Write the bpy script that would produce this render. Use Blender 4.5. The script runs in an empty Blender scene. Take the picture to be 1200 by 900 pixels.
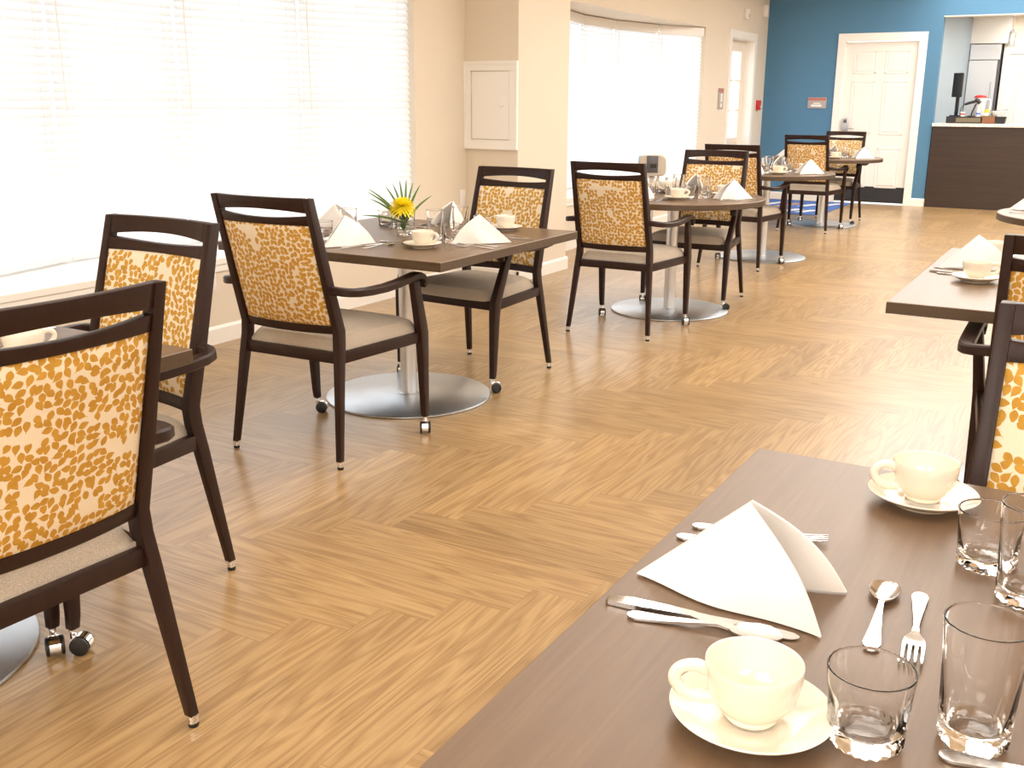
import bpy, bmesh, math, random
from mathutils import Vector, Matrix
PI = math.pi
random.seed(7)
COL = bpy.context.scene.collection
SC = bpy.context.scene

# ------------------------------------------------------------------ mesh builder
class MB:
    def __init__(s): s.v = []; s.f = []; s.m = []; s.mi = 0; s.sm = []; s.smooth = True
    def add(s, vs, fs):
        o = len(s.v); s.v += [tuple(p) for p in vs]
        for f in fs:
            s.f.append([i + o for i in f]); s.m.append(s.mi); s.sm.append(s.smooth)
    def box(s, x0, x1, y0, y1, z0, z1):
        s.add([(x, y, z) for z in (z0, z1) for y in (y0, y1) for x in (x0, x1)],
              [(0, 2, 3, 1), (4, 5, 7, 6), (0, 1, 5, 4), (2, 6, 7, 3), (0, 4, 6, 2), (1, 3, 7, 5)])
    def loft(s, rings, cap=True, closed=True):
        n = len(rings[0]); vs = [p for r in rings for p in r]; fs = []
        for i in range(len(rings) - 1):
            for j in range(n if closed else n - 1):
                k = (j + 1) % n
                fs.append((i * n + j, i * n + k, (i + 1) * n + k, (i + 1) * n + j))
        if cap:
            fs.append(tuple(reversed(range(n)))); fs.append(tuple((len(rings) - 1) * n + j for j in range(n)))
        s.add(vs, fs)
    def lathe(s, prof, n=32, c=(0, 0, 0), cap=False):
        s.loft([[(c[0] + r * math.cos(2 * PI * j / n), c[1] + r * math.sin(2 * PI * j / n), c[2] + z) for j in range(n)] for r, z in prof], cap)
    def cyl(s, r, z0, z1, n=24, c=(0, 0), cap=True):
        s.lathe([(r, z0), (r, z1)], n, (c[0], c[1], 0), cap)
    def tube(s, pts, rad, n=10, flat=1.0, sub=1):
        pts = [Vector(p) for p in pts]; rings = []; side = None
        if sub > 1:
            rr = list(rad) if isinstance(rad, (list, tuple)) else [rad] * len(pts); np_, nr = [], []
            for i in range(len(pts) - 1):
                p0, p1, p2, p3 = pts[max(i - 1, 0)], pts[i], pts[i + 1], pts[min(i + 2, len(pts) - 1)]
                for k in range(sub):
                    t = k / sub; np_.append(.5 * (2 * p1 + (p2 - p0) * t + (2 * p0 - 5 * p1 + 4 * p2 - p3) * t * t + (3 * p1 - p0 - 3 * p2 + p3) * t ** 3)); nr.append(rr[i] + (rr[i + 1] - rr[i]) * t)
            pts = np_ + [pts[-1]]; rad = nr + [rr[-1]]
        for i, p in enumerate(pts):
            t = (pts[min(i + 1, len(pts) - 1)] - pts[max(i - 1, 0)]).normalized()
            if side is None:
                a = Vector((0, 0, 1)) if abs(t.z) < .9 else Vector((1, 0, 0)); side = t.cross(a).normalized()
            else: side = (side - t * side.dot(t)).normalized()
            up = side.cross(t); r = rad[i] if isinstance(rad, (list, tuple)) else rad
            rings.append([p + side * r * math.cos(2 * PI * j / n) + up * r * flat * math.sin(2 * PI * j / n) for j in range(n)])
        s.loft(rings)
    def prism(s, poly, z0, z1):
        s.loft([[(x, y, z0) for x, y in poly], [(x, y, z1) for x, y in poly]])
    def grid(s, fn, nu, nv):
        vs = [fn(i / nu, j / nv) for j in range(nv + 1) for i in range(nu + 1)]
        s.add(vs, [(j * (nu + 1) + i, j * (nu + 1) + i + 1, (j + 1) * (nu + 1) + i + 1, (j + 1) * (nu + 1) + i) for j in range(nv) for i in range(nu)])
    def xform(s, M, start=0):
        for i in range(start, len(s.v)): s.v[i] = tuple(M @ Vector(s.v[i]))
    def build(s, name, mats, parent=None, bevel=0, seg=2, solid=0, loc=None):
        me = bpy.data.meshes.new(name)
        me.from_pydata(s.v, [], s.f)
        for m in (mats if isinstance(mats, (list, tuple)) else [mats]): me.materials.append(m)
        for p, mi, sm in zip(me.polygons, s.m, s.sm): p.material_index = mi; p.use_smooth = sm
        bm = bmesh.new(); bm.from_mesh(me)
        bmesh.ops.remove_doubles(bm, verts=bm.verts, dist=1e-5)
        bmesh.ops.recalc_face_normals(bm, faces=bm.faces)
        if bevel:
            es = [e for e in bm.edges if len(e.link_faces) == 2 and e.calc_face_angle(0) > math.radians(40)]
            bmesh.ops.bevel(bm, geom=es, offset=bevel, segments=seg, profile=.5, affect='EDGES', clamp_overlap=True)
        if not s.smooth_keep:
            for e in bm.edges:
                if len(e.link_faces) == 2 and e.calc_face_angle(0) > math.radians(38): e.smooth = False
        bm.to_mesh(me); bm.free()
        o = bpy.data.objects.new(name, me); COL.objects.link(o)
        if parent: o.parent = parent
        if loc: o.location = loc
        return o
    smooth_keep = False

def tag(o, label=None, cat=None, group=None, kind=None):
    if label: o['label'] = label
    if cat: o['category'] = cat
    if group: o['group'] = group
    if kind: o['kind'] = kind
    return o
def empty(name, loc=(0, 0, 0), rz=0):
    o = bpy.data.objects.new(name, None); COL.objects.link(o)
    o.empty_display_size = .1; o.location = loc; o.rotation_euler.z = rz
    return o
def copy_tree(o, parent=None):
    c = o.copy(); COL.objects.link(c); c.parent = parent
    for ch in list(o.children): copy_tree(ch, c)
    return c

# ------------------------------------------------------------------ materials
def mat(name, rgb, rough=.5, metal=0., spec=.5, coat=0., **kw):
    m = bpy.data.materials.new(name); m.use_nodes = True
    b = m.node_tree.nodes['Principled BSDF']
    b.inputs['Base Color'].default_value = (*rgb, 1); b.inputs['Roughness'].default_value = rough
    b.inputs['Metallic'].default_value = metal; b.inputs['Specular IOR Level'].default_value = spec
    if coat: b.inputs['Coat Weight'].default_value = coat; b.inputs['Coat Roughness'].default_value = kw.get('coat_rough', .1)
    for k, v in kw.items():
        if k in b.inputs: b.inputs[k].default_value = v
    return m
class NT:
    """small helper around a node tree"""
    def __init__(s, m): s.m = m; s.t = m.node_tree; s.b = s.t.nodes['Principled BSDF']
    def n(s, t, **kw):
        d = s.t.nodes.new(t)
        for k, v in kw.items(): setattr(d, k, v)
        return d
    def l(s, a, b): s.t.links.new(a, b)
    def math(s, op, a, b=None, c=None, clamp=False):
        d = s.n('ShaderNodeMath', operation=op, use_clamp=clamp)
        for i, x in enumerate((a, b, c)):
            if x is None: continue
            if isinstance(x, (int, float)): d.inputs[i].default_value = x
            else: s.l(x, d.inputs[i])
        return d.outputs[0]
    def xyz(s, x, y, z=0):
        d = s.n('ShaderNodeCombineXYZ')
        for i, a in enumerate((x, y, z)):
            if isinstance(a, (int, float)): d.inputs[i].default_value = a
            else: s.l(a, d.inputs[i])
        return d.outputs[0]
    def mix(s, f, a, b, blend='MIX'):
        d = s.n('ShaderNodeMix', data_type='RGBA', blend_type=blend)
        for i, x in ((0, f), (6, a), (7, b)):
            if isinstance(x, (int, float)): d.inputs[i].default_value = x
            elif isinstance(x, tuple): d.inputs[i].default_value = (*x, 1)
            else: s.l(x, d.inputs[i])
        return d.outputs[2]
    def noise(s, vec, scale, detail=3, rough=.5, dist=0.):
        d = s.n('ShaderNodeTexNoise'); d.inputs['Scale'].default_value = scale; d.inputs['Detail'].default_value = detail
        d.inputs['Roughness'].default_value = rough; d.inputs['Distortion'].default_value = dist; s.l(vec, d.inputs['Vector']); return d.outputs['Fac']
    def ramp(s, f, stops):
        d = s.n('ShaderNodeValToRGB'); e = d.color_ramp.elements
        while len(e) < len(stops): e.new(.5)
        for x, (p, c) in zip(e, stops): x.position = p; x.color = (*c, 1)
        s.l(f, d.inputs[0]); return d.outputs[0]
    def bump(s, h, strength=.2, dist=.002):
        d = s.n('ShaderNodeBump'); d.inputs['Strength'].default_value = strength; d.inputs['Distance'].default_value = dist
        s.l(h, d.inputs['Height']); s.l(d.outputs[0], s.b.inputs['Normal'])
    def obj(s): return s.n('ShaderNodeTexCoord').outputs['Object']
    def sep(s, v):
        d = s.n('ShaderNodeSeparateXYZ'); s.l(v, d.inputs[0]); return d.outputs

def wood(name, c1, c2, rough, axis=0, scale=1., coat=0., spec=.5):
    m = mat(name, c1, rough, spec=spec, coat=coat); t = NT(m); p = t.sep(t.obj())
    k = [40., 40., 40.]; k[axis] = 2.
    v = t.xyz(*[t.math('MULTIPLY', p[i], k[i] * scale) for i in range(3)])
    f = t.noise(v, 1., 5, .6, .4); f2 = t.noise(v, 4., 3, .6)
    f = t.math('ADD', t.math('MULTIPLY', f, .7), t.math('MULTIPLY', f2, .3))
    t.l(t.ramp(f, [(.3, c1), (.7, c2)]), t.b.inputs['Base Color'])
    t.bump(f, .08, .001)
    return m

M = {}
M['frame'] = wood('espresso wood', (.019, .0078, .0058), (.029, .0128, .0098), .40, 2, 1., spec=.28)
M['table'] = wood('walnut laminate', (.125, .075, .043), (.180, .114, .068), .34, 1, 1., spec=.45)
M['edge'] = wood('walnut laminate edge', (.055, .033, .018), (.095, .060, .034), .4, 0, 1.)
M['bar'] = wood('dark oak bar front', (.022, .0115, .0075), (.042, .0225, .015), .45, 0, .6)
M['chrome'] = mat('polished chrome', (.8, .8, .8), .08, 1.)
M['steel'] = mat('brushed steel', (.60, .64, .69), .36, 1.)
M['pole'] = mat('satin aluminium', (.66, .67, .69), .38, 1.)
M['cutlery'] = mat('cutlery steel', (.74, .73, .72), .16, 1.)
M['rubber'] = mat('black rubber', (.012, .012, .013), .35)
M['black'] = mat('black plastic', (.014, .014, .016), .4)
M['white'] = mat('white paint', (.86, .84, .81), .4)
M['trimw'] = mat('white trim paint', (.88, .86, .82), .35)
M['china'] = mat('cream china', (.81, .745, .63), .16, spec=.6, coat=.5, **{'Subsurface Weight': .0})
M['napkin'] = mat('white napkin cloth', (.86, .83, .80), .85, spec=.2)
M['red'] = mat('red plastic', (.55, .03, .03), .4)
M['yellow'] = mat('yellow plastic', (.85, .55, .03), .4)
M['blue'] = mat('blue print', (.08, .2, .65), .5)
M['lightblue'] = mat('light blue plastic', (.35, .62, .80), .35)
M['greypl'] = mat('grey beige plastic', (.60, .55, .48), .4)
M['darkgrey'] = mat('dark grey plastic', (.10, .10, .12), .3)
M['plaque'] = mat('plaque grey', (.42, .37, .35), .45)
M['plaquered'] = mat('plaque red band', (.45, .16, .13), .5)
M['brownbox'] = mat('brown box', (.22, .085, .035), .5)
M['khaki'] = mat('olive metal', (.16, .13, .08), .4)
M['kick'] = mat('black kick plate', (.022, .023, .028), .4)
M['petal'] = mat('yellow petals', (1.0, .84, .03), .6)
M['leaf'] = mat('palm green', (.11, .20, .035), .45)
M['stem'] = mat('stem green', (.06, .13, .03), .5)
M['mat_blue'] = mat('blue carpet mat', (.09, .17, .45), .95, spec=.1)
M['mat_print'] = mat('pale mat print', (.72, .72, .74), .9, spec=.1)
M['mat_tan'] = mat('tan mat print', (.45, .28, .20), .9, spec=.1)
def glass(name, rgb=(1, 1, 1), ior=1.37, rough=0.):
    m = mat(name, rgb, rough); b = m.node_tree.nodes['Principled BSDF']
    b.inputs['Transmission Weight'].default_value = 1; b.inputs['IOR'].default_value = ior
    return m
M['glass'] = glass('clear drinking glass')
M['frosted'] = mat('frosted lamp glass', (.62, .64, .64), .2, **{'Transmission Weight': .55})
M['plastic_clear'] = mat('milky clear plastic', (.9, .9, .9), .25, **{'Transmission Weight': .3})
def pane():
    m = bpy.data.materials.new('window pane'); m.use_nodes = True; nt = m.node_tree; nt.nodes.clear()
    o = nt.nodes.new('ShaderNodeOutputMaterial'); a = nt.nodes.new('ShaderNodeBsdfTransparent'); g = nt.nodes.new('ShaderNodeBsdfGlossy')
    g.inputs['Roughness'].default_value = .02; x = nt.nodes.new('ShaderNodeMixShader'); x.inputs[0].default_value = .07
    nt.links.new(a.outputs[0], x.inputs[1]); nt.links.new(g.outputs[0], x.inputs[2]); nt.links.new(x.outputs[0], o.inputs[0])
    return m
M['pane'] = pane()
def blindmat():
    m = mat('white blind slats', (.87, .89, .91), .5); nt = m.node_tree; b = nt.nodes['Principled BSDF']; o = nt.nodes['Material Output']
    t = nt.nodes.new('ShaderNodeBsdfTranslucent'); t.inputs[0].default_value = (.95, .96, .96, 1)
    x = nt.nodes.new('ShaderNodeMixShader'); x.inputs[0].default_value = .38
    nt.links.new(b.outputs[0], x.inputs[1]); nt.links.new(t.outputs[0], x.inputs[2]); nt.links.new(x.outputs[0], o.inputs[0])
    return m
M['slat'] = blindmat()
def paint(name, rgb, rough=.6, amt=.04):
    m = mat(name, rgb, rough, spec=.3); t = NT(m); f = t.noise(t.obj(), 1.3, 3)
    t.l(t.mix(f, tuple(c * (1 - amt) for c in rgb), tuple(min(1, c * (1 + amt)) for c in rgb)), t.b.inputs['Base Color'])
    t.bump(t.noise(t.obj(), 220., 2), .05, .001); return m
M['wall'] = paint('warm beige paint', (.74, .66, .55))
M['bluewall'] = paint('teal blue paint', (.085, .215, .36), .5)
M['kwall'] = paint('pale blue grey paint', (.36, .44, .51), .5)
M['ceil'] = paint('white ceiling', (.86, .84, .80))
M['cream'] = paint('cream kitchen paint', (.80, .73, .63))
def quartz():
    m = mat('speckled stone top', (.8, .76, .7), .25); t = NT(m)
    f = t.noise(t.obj(), 60., 4, .7); t.l(t.ramp(f, [(.35, (.45, .40, .36)), (.5, (.80, .76, .70)), (.7, (.90, .87, .82))]), t.b.inputs['Base Color']); return m
M['quartz'] = quartz()
def cloth():
    m = mat('oatmeal seat fabric', (.5, .42, .33), .9, spec=.15); t = NT(m); o = t.obj()
    f = t.noise(o, 420., 2, .6); g = t.noise(o, 12., 2)
    c = t.ramp(f, [(.3, (.36, .30, .24)), (.7, (.66, .58, .48))])
    t.l(t.mix(.25, c, t.ramp(g, [(.3, (.36, .31, .26)), (.7, (.52, .46, .39))])), t.b.inputs['Base Color'])
    t.bump(f, .4, .001); return m
M['seat'] = cloth()

def leaffabric():
    m = mat('leaf print fabric', (.8, .7, .5), .8, spec=.2); t = NT(m)
    p = t.sep(t.obj()); rnd = t.n('ShaderNodeObjectInfo').outputs['Random']
    X = t.math('ADD', p[0], t.math('MULTIPLY', rnd, 7.3)); Z = t.math('ADD', p[2], t.math('MULTIPLY', rnd, 3.1))
    vec = t.xyz(X, Z, 0)
    def layer(scale, seed, a, b, gap):
        vm = t.n('ShaderNodeVectorMath', operation='ADD'); t.l(vec, vm.inputs[0]); vm.inputs[1].default_value = (seed, seed * 1.7, 0)
        v = t.n('ShaderNodeTexVoronoi', voronoi_dimensions='2D'); v.inputs['Scale'].default_value = scale; v.inputs['Randomness'].default_value = .7
        t.l(vm.outputs[0], v.inputs['Vector'])
        d = t.n('ShaderNodeVectorMath', operation='SUBTRACT'); t.l(vm.outputs[0], d.inputs[0]); t.l(v.outputs['Position'], d.inputs[1])
        w = t.n('ShaderNodeTexWhiteNoise', noise_dimensions='2D'); t.l(v.outputs['Position'], w.inputs['Vector'])
        flow = t.noise(v.outputs['Position'], 7., 1)
        ang = t.math('ADD', t.math('MULTIPLY', flow, 7.), t.math('MULTIPLY', w.outputs['Value'], 2.6))
        ds = t.sep(d.outputs[0]); c = t.math('COSINE', ang); s = t.math('SINE', ang)
        u = t.math('ADD', t.math('MULTIPLY', ds[0], c), t.math('MULTIPLY', ds[1], s))
        q = t.math('SUBTRACT', t.math('MULTIPLY', ds[1], c), t.math('MULTIPLY', ds[0], s))
        un = t.math('DIVIDE', u, a); prof = t.math('SUBTRACT', 1., t.math('MULTIPLY', un, un))
        asym = t.math('SUBTRACT', 1., t.math('MULTIPLY', un, .38))
        hw = t.math('MULTIPLY', t.math('MULTIPLY', prof, b), asym)
        leaf = t.math('GREATER_THAN', t.math('SUBTRACT', hw, t.math('ABSOLUTE', q)), 0.)
        stem = t.math('MULTIPLY', t.math('LESS_THAN', t.math('ABSOLUTE', q), .0006), t.math('MULTIPLY', t.math('GREATER_THAN', u, a * .8), t.math('LESS_THAN', u, a * 1.35)))
        leaf = t.math('MAXIMUM', leaf, stem)
        keep = t.math('GREATER_THAN', t.noise(v.outputs['Position'], 11., 1.5), gap)
        return t.math('MULTIPLY', leaf, keep)
    L = layer(57., 0., .0117, .0069, .37)
    tone = t.noise(vec, 30., 2)
    lc = t.ramp(tone, [(.3, (.45, .235, .034)), (.7, (.56, .315, .055))])
    weave = t.noise(vec, 700., 1)
    bc = t.ramp(weave, [(.3, (.70, .60, .45)), (.7, (.83, .74, .58))])
    t.l(t.mix(L, bc, lc), t.b.inputs['Base Color']); t.bump(weave, .2, .0005)
    return m
M['leafcloth'] = leaffabric()

def floormat():
    W, N = .1524, 6
    m = mat('herringbone wood planks', (.5, .3, .13), .34, spec=.5, coat=.40, coat_rough=.2); t = NT(m)
    p = t.sep(t.obj())
    x = t.math('DIVIDE', t.math('ADD', p[0], 2.02), W); y = t.math('DIVIDE', t.math('SUBTRACT', p[1], 2.308), W)
    i = t.math('FLOOR', x); j = t.math('FLOOR', y)
    k = t.math('FLOORED_MODULO', t.math('SUBTRACT', i, j), 2. * N)
    hz = t.math('LESS_THAN', k, N - .5)                        # 1 on planks that run across
    # plank start and along/across coordinates
    hx0 = t.math('SUBTRACT', i, k); al_h = t.math('SUBTRACT', x, hx0); ac_h = t.math('SUBTRACT', y, j)
    kv = t.math('SUBTRACT', k, float(N)); vy1 = t.math('ADD', j, t.math('ADD', kv, 1.)); al_v = t.math('SUBTRACT', vy1, y); ac_v = t.math('SUBTRACT', x, i)
    def sel(a, b): return t.math('ADD', t.math('MULTIPLY', hz, a), t.math('MULTIPLY', t.math('SUBTRACT', 1., hz), b))
    al = sel(al_h, al_v); ac = sel(ac_h, ac_v)
    idx = sel(hx0, i); idy = sel(j, t.math('ADD', vy1, 57.))
    w = t.n('ShaderNodeTexWhiteNoise', noise_dimensions='3D'); t.l(t.xyz(idx, idy, hz), w.inputs['Vector']); r = w.outputs['Value']; rc = t.sep(w.outputs['Color'])
    gv = t.xyz(t.math('ADD', t.math('MULTIPLY', al, .15), t.math('MULTIPLY', r, 91.)), t.math('ADD', t.math('MULTIPLY', ac, 1.7), t.math('MULTIPLY', rc[1], 53.)), 0)
    g1 = t.noise(gv, 1.1, 2, .5, .3)
    rings = t.math('FRACT', t.math('MULTIPLY', g1, 9.))
    rings = t.math('MULTIPLY', t.math('ABSOLUTE', t.math('SUBTRACT', rings, .5)), 2.)
    gf = t.xyz(t.math('ADD', t.math('MULTIPLY', al, .24), t.math('MULTIPLY', r, 91.)), t.math('ADD', t.math('MULTIPLY', ac, 44.), t.math('MULTIPLY', rc[2], 53.)), 0)
    g2 = t.noise(gf, 1., 4, .65)
    gp = t.xyz(t.math('ADD', t.math('MULTIPLY', al, .8), t.math('MULTIPLY', r, 17.)), t.math('ADD', t.math('MULTIPLY', ac, 120.), t.math('MULTIPLY', rc[0], 31.)), 0)
    g3 = t.noise(gp, 1., 2, .6)
    grain = t.math('ADD', t.math('ADD', t.math('MULTIPLY', rings, .24), t.math('MULTIPLY', g2, .58)), t.math('MULTIPLY', g3, .24))
    base = t.ramp(grain, [(.26, (.18, .097, .038)), (.47, (.345, .210, .090)), (.77, (.485, .325, .154))])
    tone = t.math('ADD', .88, t.math('MULTIPLY', r, .24))
    tv = t.n('ShaderNodeVectorMath', operation='SCALE'); t.l(base, tv.inputs[0]); t.l(tone, tv.inputs['Scale'])
    d1 = t.math('MINIMUM', ac, t.math('SUBTRACT', 1., ac)); d2 = t.math('MINIMUM', al, t.math('SUBTRACT', float(N), al))
    joint = t.math('LESS_THAN', t.math('MINIMUM', d1, d2), .007)
    t.l(t.mix(t.math('MULTIPLY', joint, .35), tv.outputs[0], (.16, .08, .03)), t.b.inputs['Base Color'])
    t.l(t.math('ADD', .30, t.math('MULTIPLY', g2, .14)), t.b.inputs['Roughness'])
    t.bump(g2, .05, .001)
    return m
M['floor'] = floormat()
def emis(name, rgb, s):
    m = mat(name, rgb, .5); b = m.node_tree.nodes['Principled BSDF']
    b.inputs['Emission Color'].default_value = (*rgb, 1); b.inputs['Emission Strength'].default_value = s; return m
M['bulb'] = emis('lit bulb glass', (1, .9, .72), 3.)

# ------------------------------------------------------------------ the room
def struct(name, mb, m, parent=None, bevel=0):
    o = mb.build(name, m, parent, bevel)
    if parent is None: o['kind'] = 'structure'
    return o
XL = -4.25; YB = 14.59; HC = 2.85
def xw(Y): return -4.28 - .0194 * (Y - 8.4)          # the far stretch of the left wall
SILL = .475; SOF = 2.16

mb = MB(); mb.box(-6.2, 5.2, -4.2, 19.0, -.12, 0); struct('floor', mb, M['floor'])
mb = MB(); mb.box(-4.6, 5.2, -4.2, 19.0, HC, HC + .12); struct('ceiling', mb, M['ceil'])
# left wall: apron under each bay window, header over it, piers between
mb = MB(); mb.smooth = False
mb.box(XL - .14, XL, -4.2, 6.0, 0, SILL - .035); mb.box(XL - .14, XL, -4.2, 6.0, SOF, HC)
mb.box(XL - .14, XL, 6.0, 6.72, 0, HC); mb.box(XL - .14, XL, -4.2, 2.0, SILL - .035, SOF)
def wq(y0, y1, z0, z1): mb.prism([(xw(y0) - .14, y0), (xw(y0), y0), (xw(y1), y1), (xw(y1) - .14, y1)], z0, z1)
wq(7.4, 8.1, 0, HC); wq(8.1, 12.0, 0, SILL - .035); wq(8.1, 12.0, SOF, HC)
wq(12.0, 12.98, 0, HC); wq(12.98, 13.98, 2.11, HC); wq(13.98, YB + .1, 0, HC)
struct('wall_left', mb, M['wall'])
mb = MB(); mb.smooth = False; mb.box(XL - .14, -3.80, 6.65, 7.45, 0, HC); struct('wall_pier', mb, M['wall'], bevel=.004)
# blue end wall with the door and the serving opening
mb = MB(); mb.smooth = False
for x0, x1, z0, z1 in ((-4.7, -3.345, 0, HC), (-3.345, -2.395, 2.105, HC), (-2.395, -2.146, 0, HC), (-2.146, 1.6, 2.385, HC), (1.6, 5.2, 0, HC)):
    mb.box(x0, x1, YB, YB + .14, z0, z1)
struct('wall_back', mb, M['bluewall'])
mb = MB(); mb.box(5.08, 5.2, -4.2, YB, 0, HC); struct('wall_right', mb, M['ceil'])
mb = MB(); mb.box(-4.4, 5.2, -4.2, -4.08, 0, HC); struct('wall_front', mb, M['ceil'])
# lining of the serving opening
mb = MB(); mb.smooth = False
mb.box(-2.146, 1.6, YB + .002, YB + .16, 2.372, 2.386); struct('trim_5', mb, M['cream'])
# baseboards
def baseboard(name, pts):
    mb = MB(); mb.smooth = False
    for (x0, y0), (x1, y1) in zip(pts, pts[1:]):
        d = Vector((x1 - x0, y1 - y0, 0)).normalized(); n = Vector((d.y, -d.x, 0)) * .014
        a = Vector((x0, y0, 0)) - d * .0; b = Vector((x1, y1, 0)) + d * .0
        mb.loft([[a, a + n, a + n + Vector((0, 0, .085)), a + n * .35 + Vector((0, 0, .1)), a + Vector((0, 0, .1))],
                 [b, b + n, b + n + Vector((0, 0, .085)), b + n * .35 + Vector((0, 0, .1)), b + Vector((0, 0, .1))]])
    return struct(name, mb, M['trimw'])
baseboard('baseboard_left', [(XL, -4), (XL, 6.65)])
baseboard('baseboard_pier', [(XL, 6.65), (-3.786, 6.65)]); baseboard('baseboard_pier_side', [(-3.80, 6.636), (-3.80, 7.464)])
baseboard('baseboard_left_far', [(xw(7.45), 7.45), (xw(12.9), 12.9)])
baseboard('baseboard_corner', [(xw(14.08), 14.08), (xw(YB), YB)])
baseboard('baseboard_back', [(-4.4, YB), (-3.43, YB)]); baseboard('baseboard_back_right', [(-2.335, YB), (-2.135, YB)])

# ------------------------------------------------------------------ bay windows with blinds
def bay(n, yc, half, xin, sag, trim_n):
    """xin(y): wall face; the window bows out to -X by sag"""
    R = (half * half + sag * sag) / (2 * sag)
    def bow(y): return math.sqrt(R * R - (y - yc) ** 2) - (R - sag)
    js = [-half, -half * .635, -half * .2125, half * .2125, half * .635, half]
    P = []
    for d in js:
        y = yc + d; P.append(Vector((xin(y) - .03 - bow(y), y, 0)))
    # sill slab and soffit slab follow the bow
    out = [Vector((p.x - .26, p.y + (p.y - yc) * .03, 0)) for p in P]
    s = MB(); s.smooth = False
    poly = [(xin(yc - half) , yc - half)] + [(p.x, p.y) for p in out] + [(xin(yc + half), yc + half)]
    s.prism(poly, SILL - .03, SILL); struct('trim_%d' % trim_n, s, M['trimw'])
    s = MB(); s.smooth = False
    f0, f1 = yc - half - .02, yc + half
    fr = [(xin(f0) + .02, f0), (xin(f0) - .1, f0), (xin(f1) - .1, f1), (xin(f1) + .02, f1)]
    s.prism(fr, SILL - .035, SILL + .002)
    fr2 = [(xin(f0) + .012, f0), (xin(f0), f0), (xin(f1), f1), (xin(f1) + .012, f1)]
    s.prism(fr2, SILL - .075, SILL - .03)
    struct('trim_%d' % (trim_n + 1), s, M['trimw'], bevel=.004)
    s = MB(); s.smooth = False
    poly2 = [(xin(yc - half) + .001, yc - half)] + poly[1:-1] + [(xin(yc + half) + .001, yc + half)]
    s.prism(poly2, SOF - .004, SOF + .1); s2 = s
    struct('trim_%d' % (trim_n + 2), s2, M['wall'])
    w = empty('window_%d' % n, (0, 0, 0)); w['kind'] = 'structure'
    fm = MB(); fm.smooth = False; segs = []
    for k in range(5):
        a, b = P[k], P[k + 1]; d = (b - a).normalized(); nrm = Vector((-d.y, d.x, 0))   # nrm points outdoors (-X)
        if nrm.x > 0: nrm = -nrm
        A = a + nrm * .13; B = b + nrm * .13; segs.append((a, b, d, nrm))
        def bar(p, q, z0, z1, h):
            c = [p - nrm * h, q - nrm * h, q + nrm * h, p + nrm * h]; fm.prism([(v.x, v.y) for v in c], z0, z1)
        bar(A - d * .03, A + d * .035, SILL, SOF, .035); bar(B - d * .035, B + d * .03, SILL, SOF, .035)
        bar(A, B, SILL, SILL + .06, .03); bar(A, B, SOF - .06, SOF, .03); bar(A, B, 1.30, 1.335, .02)
        g = MB(); g.prism([(v.x, v.y) for v in (A - nrm * .003, B - nrm * .003, B + nrm * .003, A + nrm * .003)], SILL + .05, SOF - .05)
        g.build('pane', M['pane'], w)
    fm.build('window_frame', M['white'], w)
    return segs
segs1 = bay(1, 4.0, 2.0, lambda y: XL, .56, 6)
segs2 = bay(2, 10.05, 1.95, xw, .48, 10)
ordn = ['first', 'second', 'third', 'fourth', 'fifth']
def blind(seg, label, group):
    a, b, d, nrm = seg; L = (b - a).length
    root = empty('window_blind', (a.x, a.y, SILL), math.atan2(d.y, d.x))
    tag(root, label, 'window blind', group)
    top = SOF - SILL
    v = MB(); v.smooth = False; v.box(.012, L - .012, -.022, -.010, top - .105, top - .012); v.box(.012, L - .012, -.010, .045, top - .05, top - .012)
    v.build('valance', M['white'], root, bevel=.003)
    s = MB(); pitch = .0425; z = .055
    tilt = math.radians(62); hw = .0255
    while z < top - .06:
        ring = []
        for q in (-1, -.33, .33, 1):
            ring.append((q * hw, .0028 * (1 - q * q)))
        sec = [(u, h + .0012) for u, h in ring] + [(u, h - .0012) for u, h in reversed(ring)]
        pts = [(.012 + u * math.cos(tilt) - h * math.sin(tilt), z + u * math.sin(tilt) + h * math.cos(tilt)) for u, h in sec]
        s.loft([[(.008, y + .004, zz) for y, zz in pts], [(L - .008, y + .004, zz) for y, zz in pts]])
        z += pitch
    s.build('slats', M['slat'], root)
    c = MB()
    for x in (.10, L - .10, L * .5):
        for y in (-.013, .040): c.tube([(x, y, .03), (x, y, top - .06)], .0008, 4)
    c.build('ladder_cord', M['white'], root)
    r = MB(); r.smooth = False; r.box(.01, L - .01, -.012, .04, .012, .032); r.build('bottom_rail', M['white'], root, bevel=.003)
    wd = MB(); wd.tube([(.05, -.026, top - .12), (.052, -.028, top - .9)], .004, 6); wd.build('tilt_wand', M['white'], root)
for k, s in enumerate(segs1): blind(s, 'white slatted blind, %s from the left in the near bay window' % ordn[k], 'blinds of the near bay window')
for k, s in enumerate(segs2): blind(s, 'white slatted blind, %s from the pier in the far bay window' % ordn[k], 'blinds of the far bay window')

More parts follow.
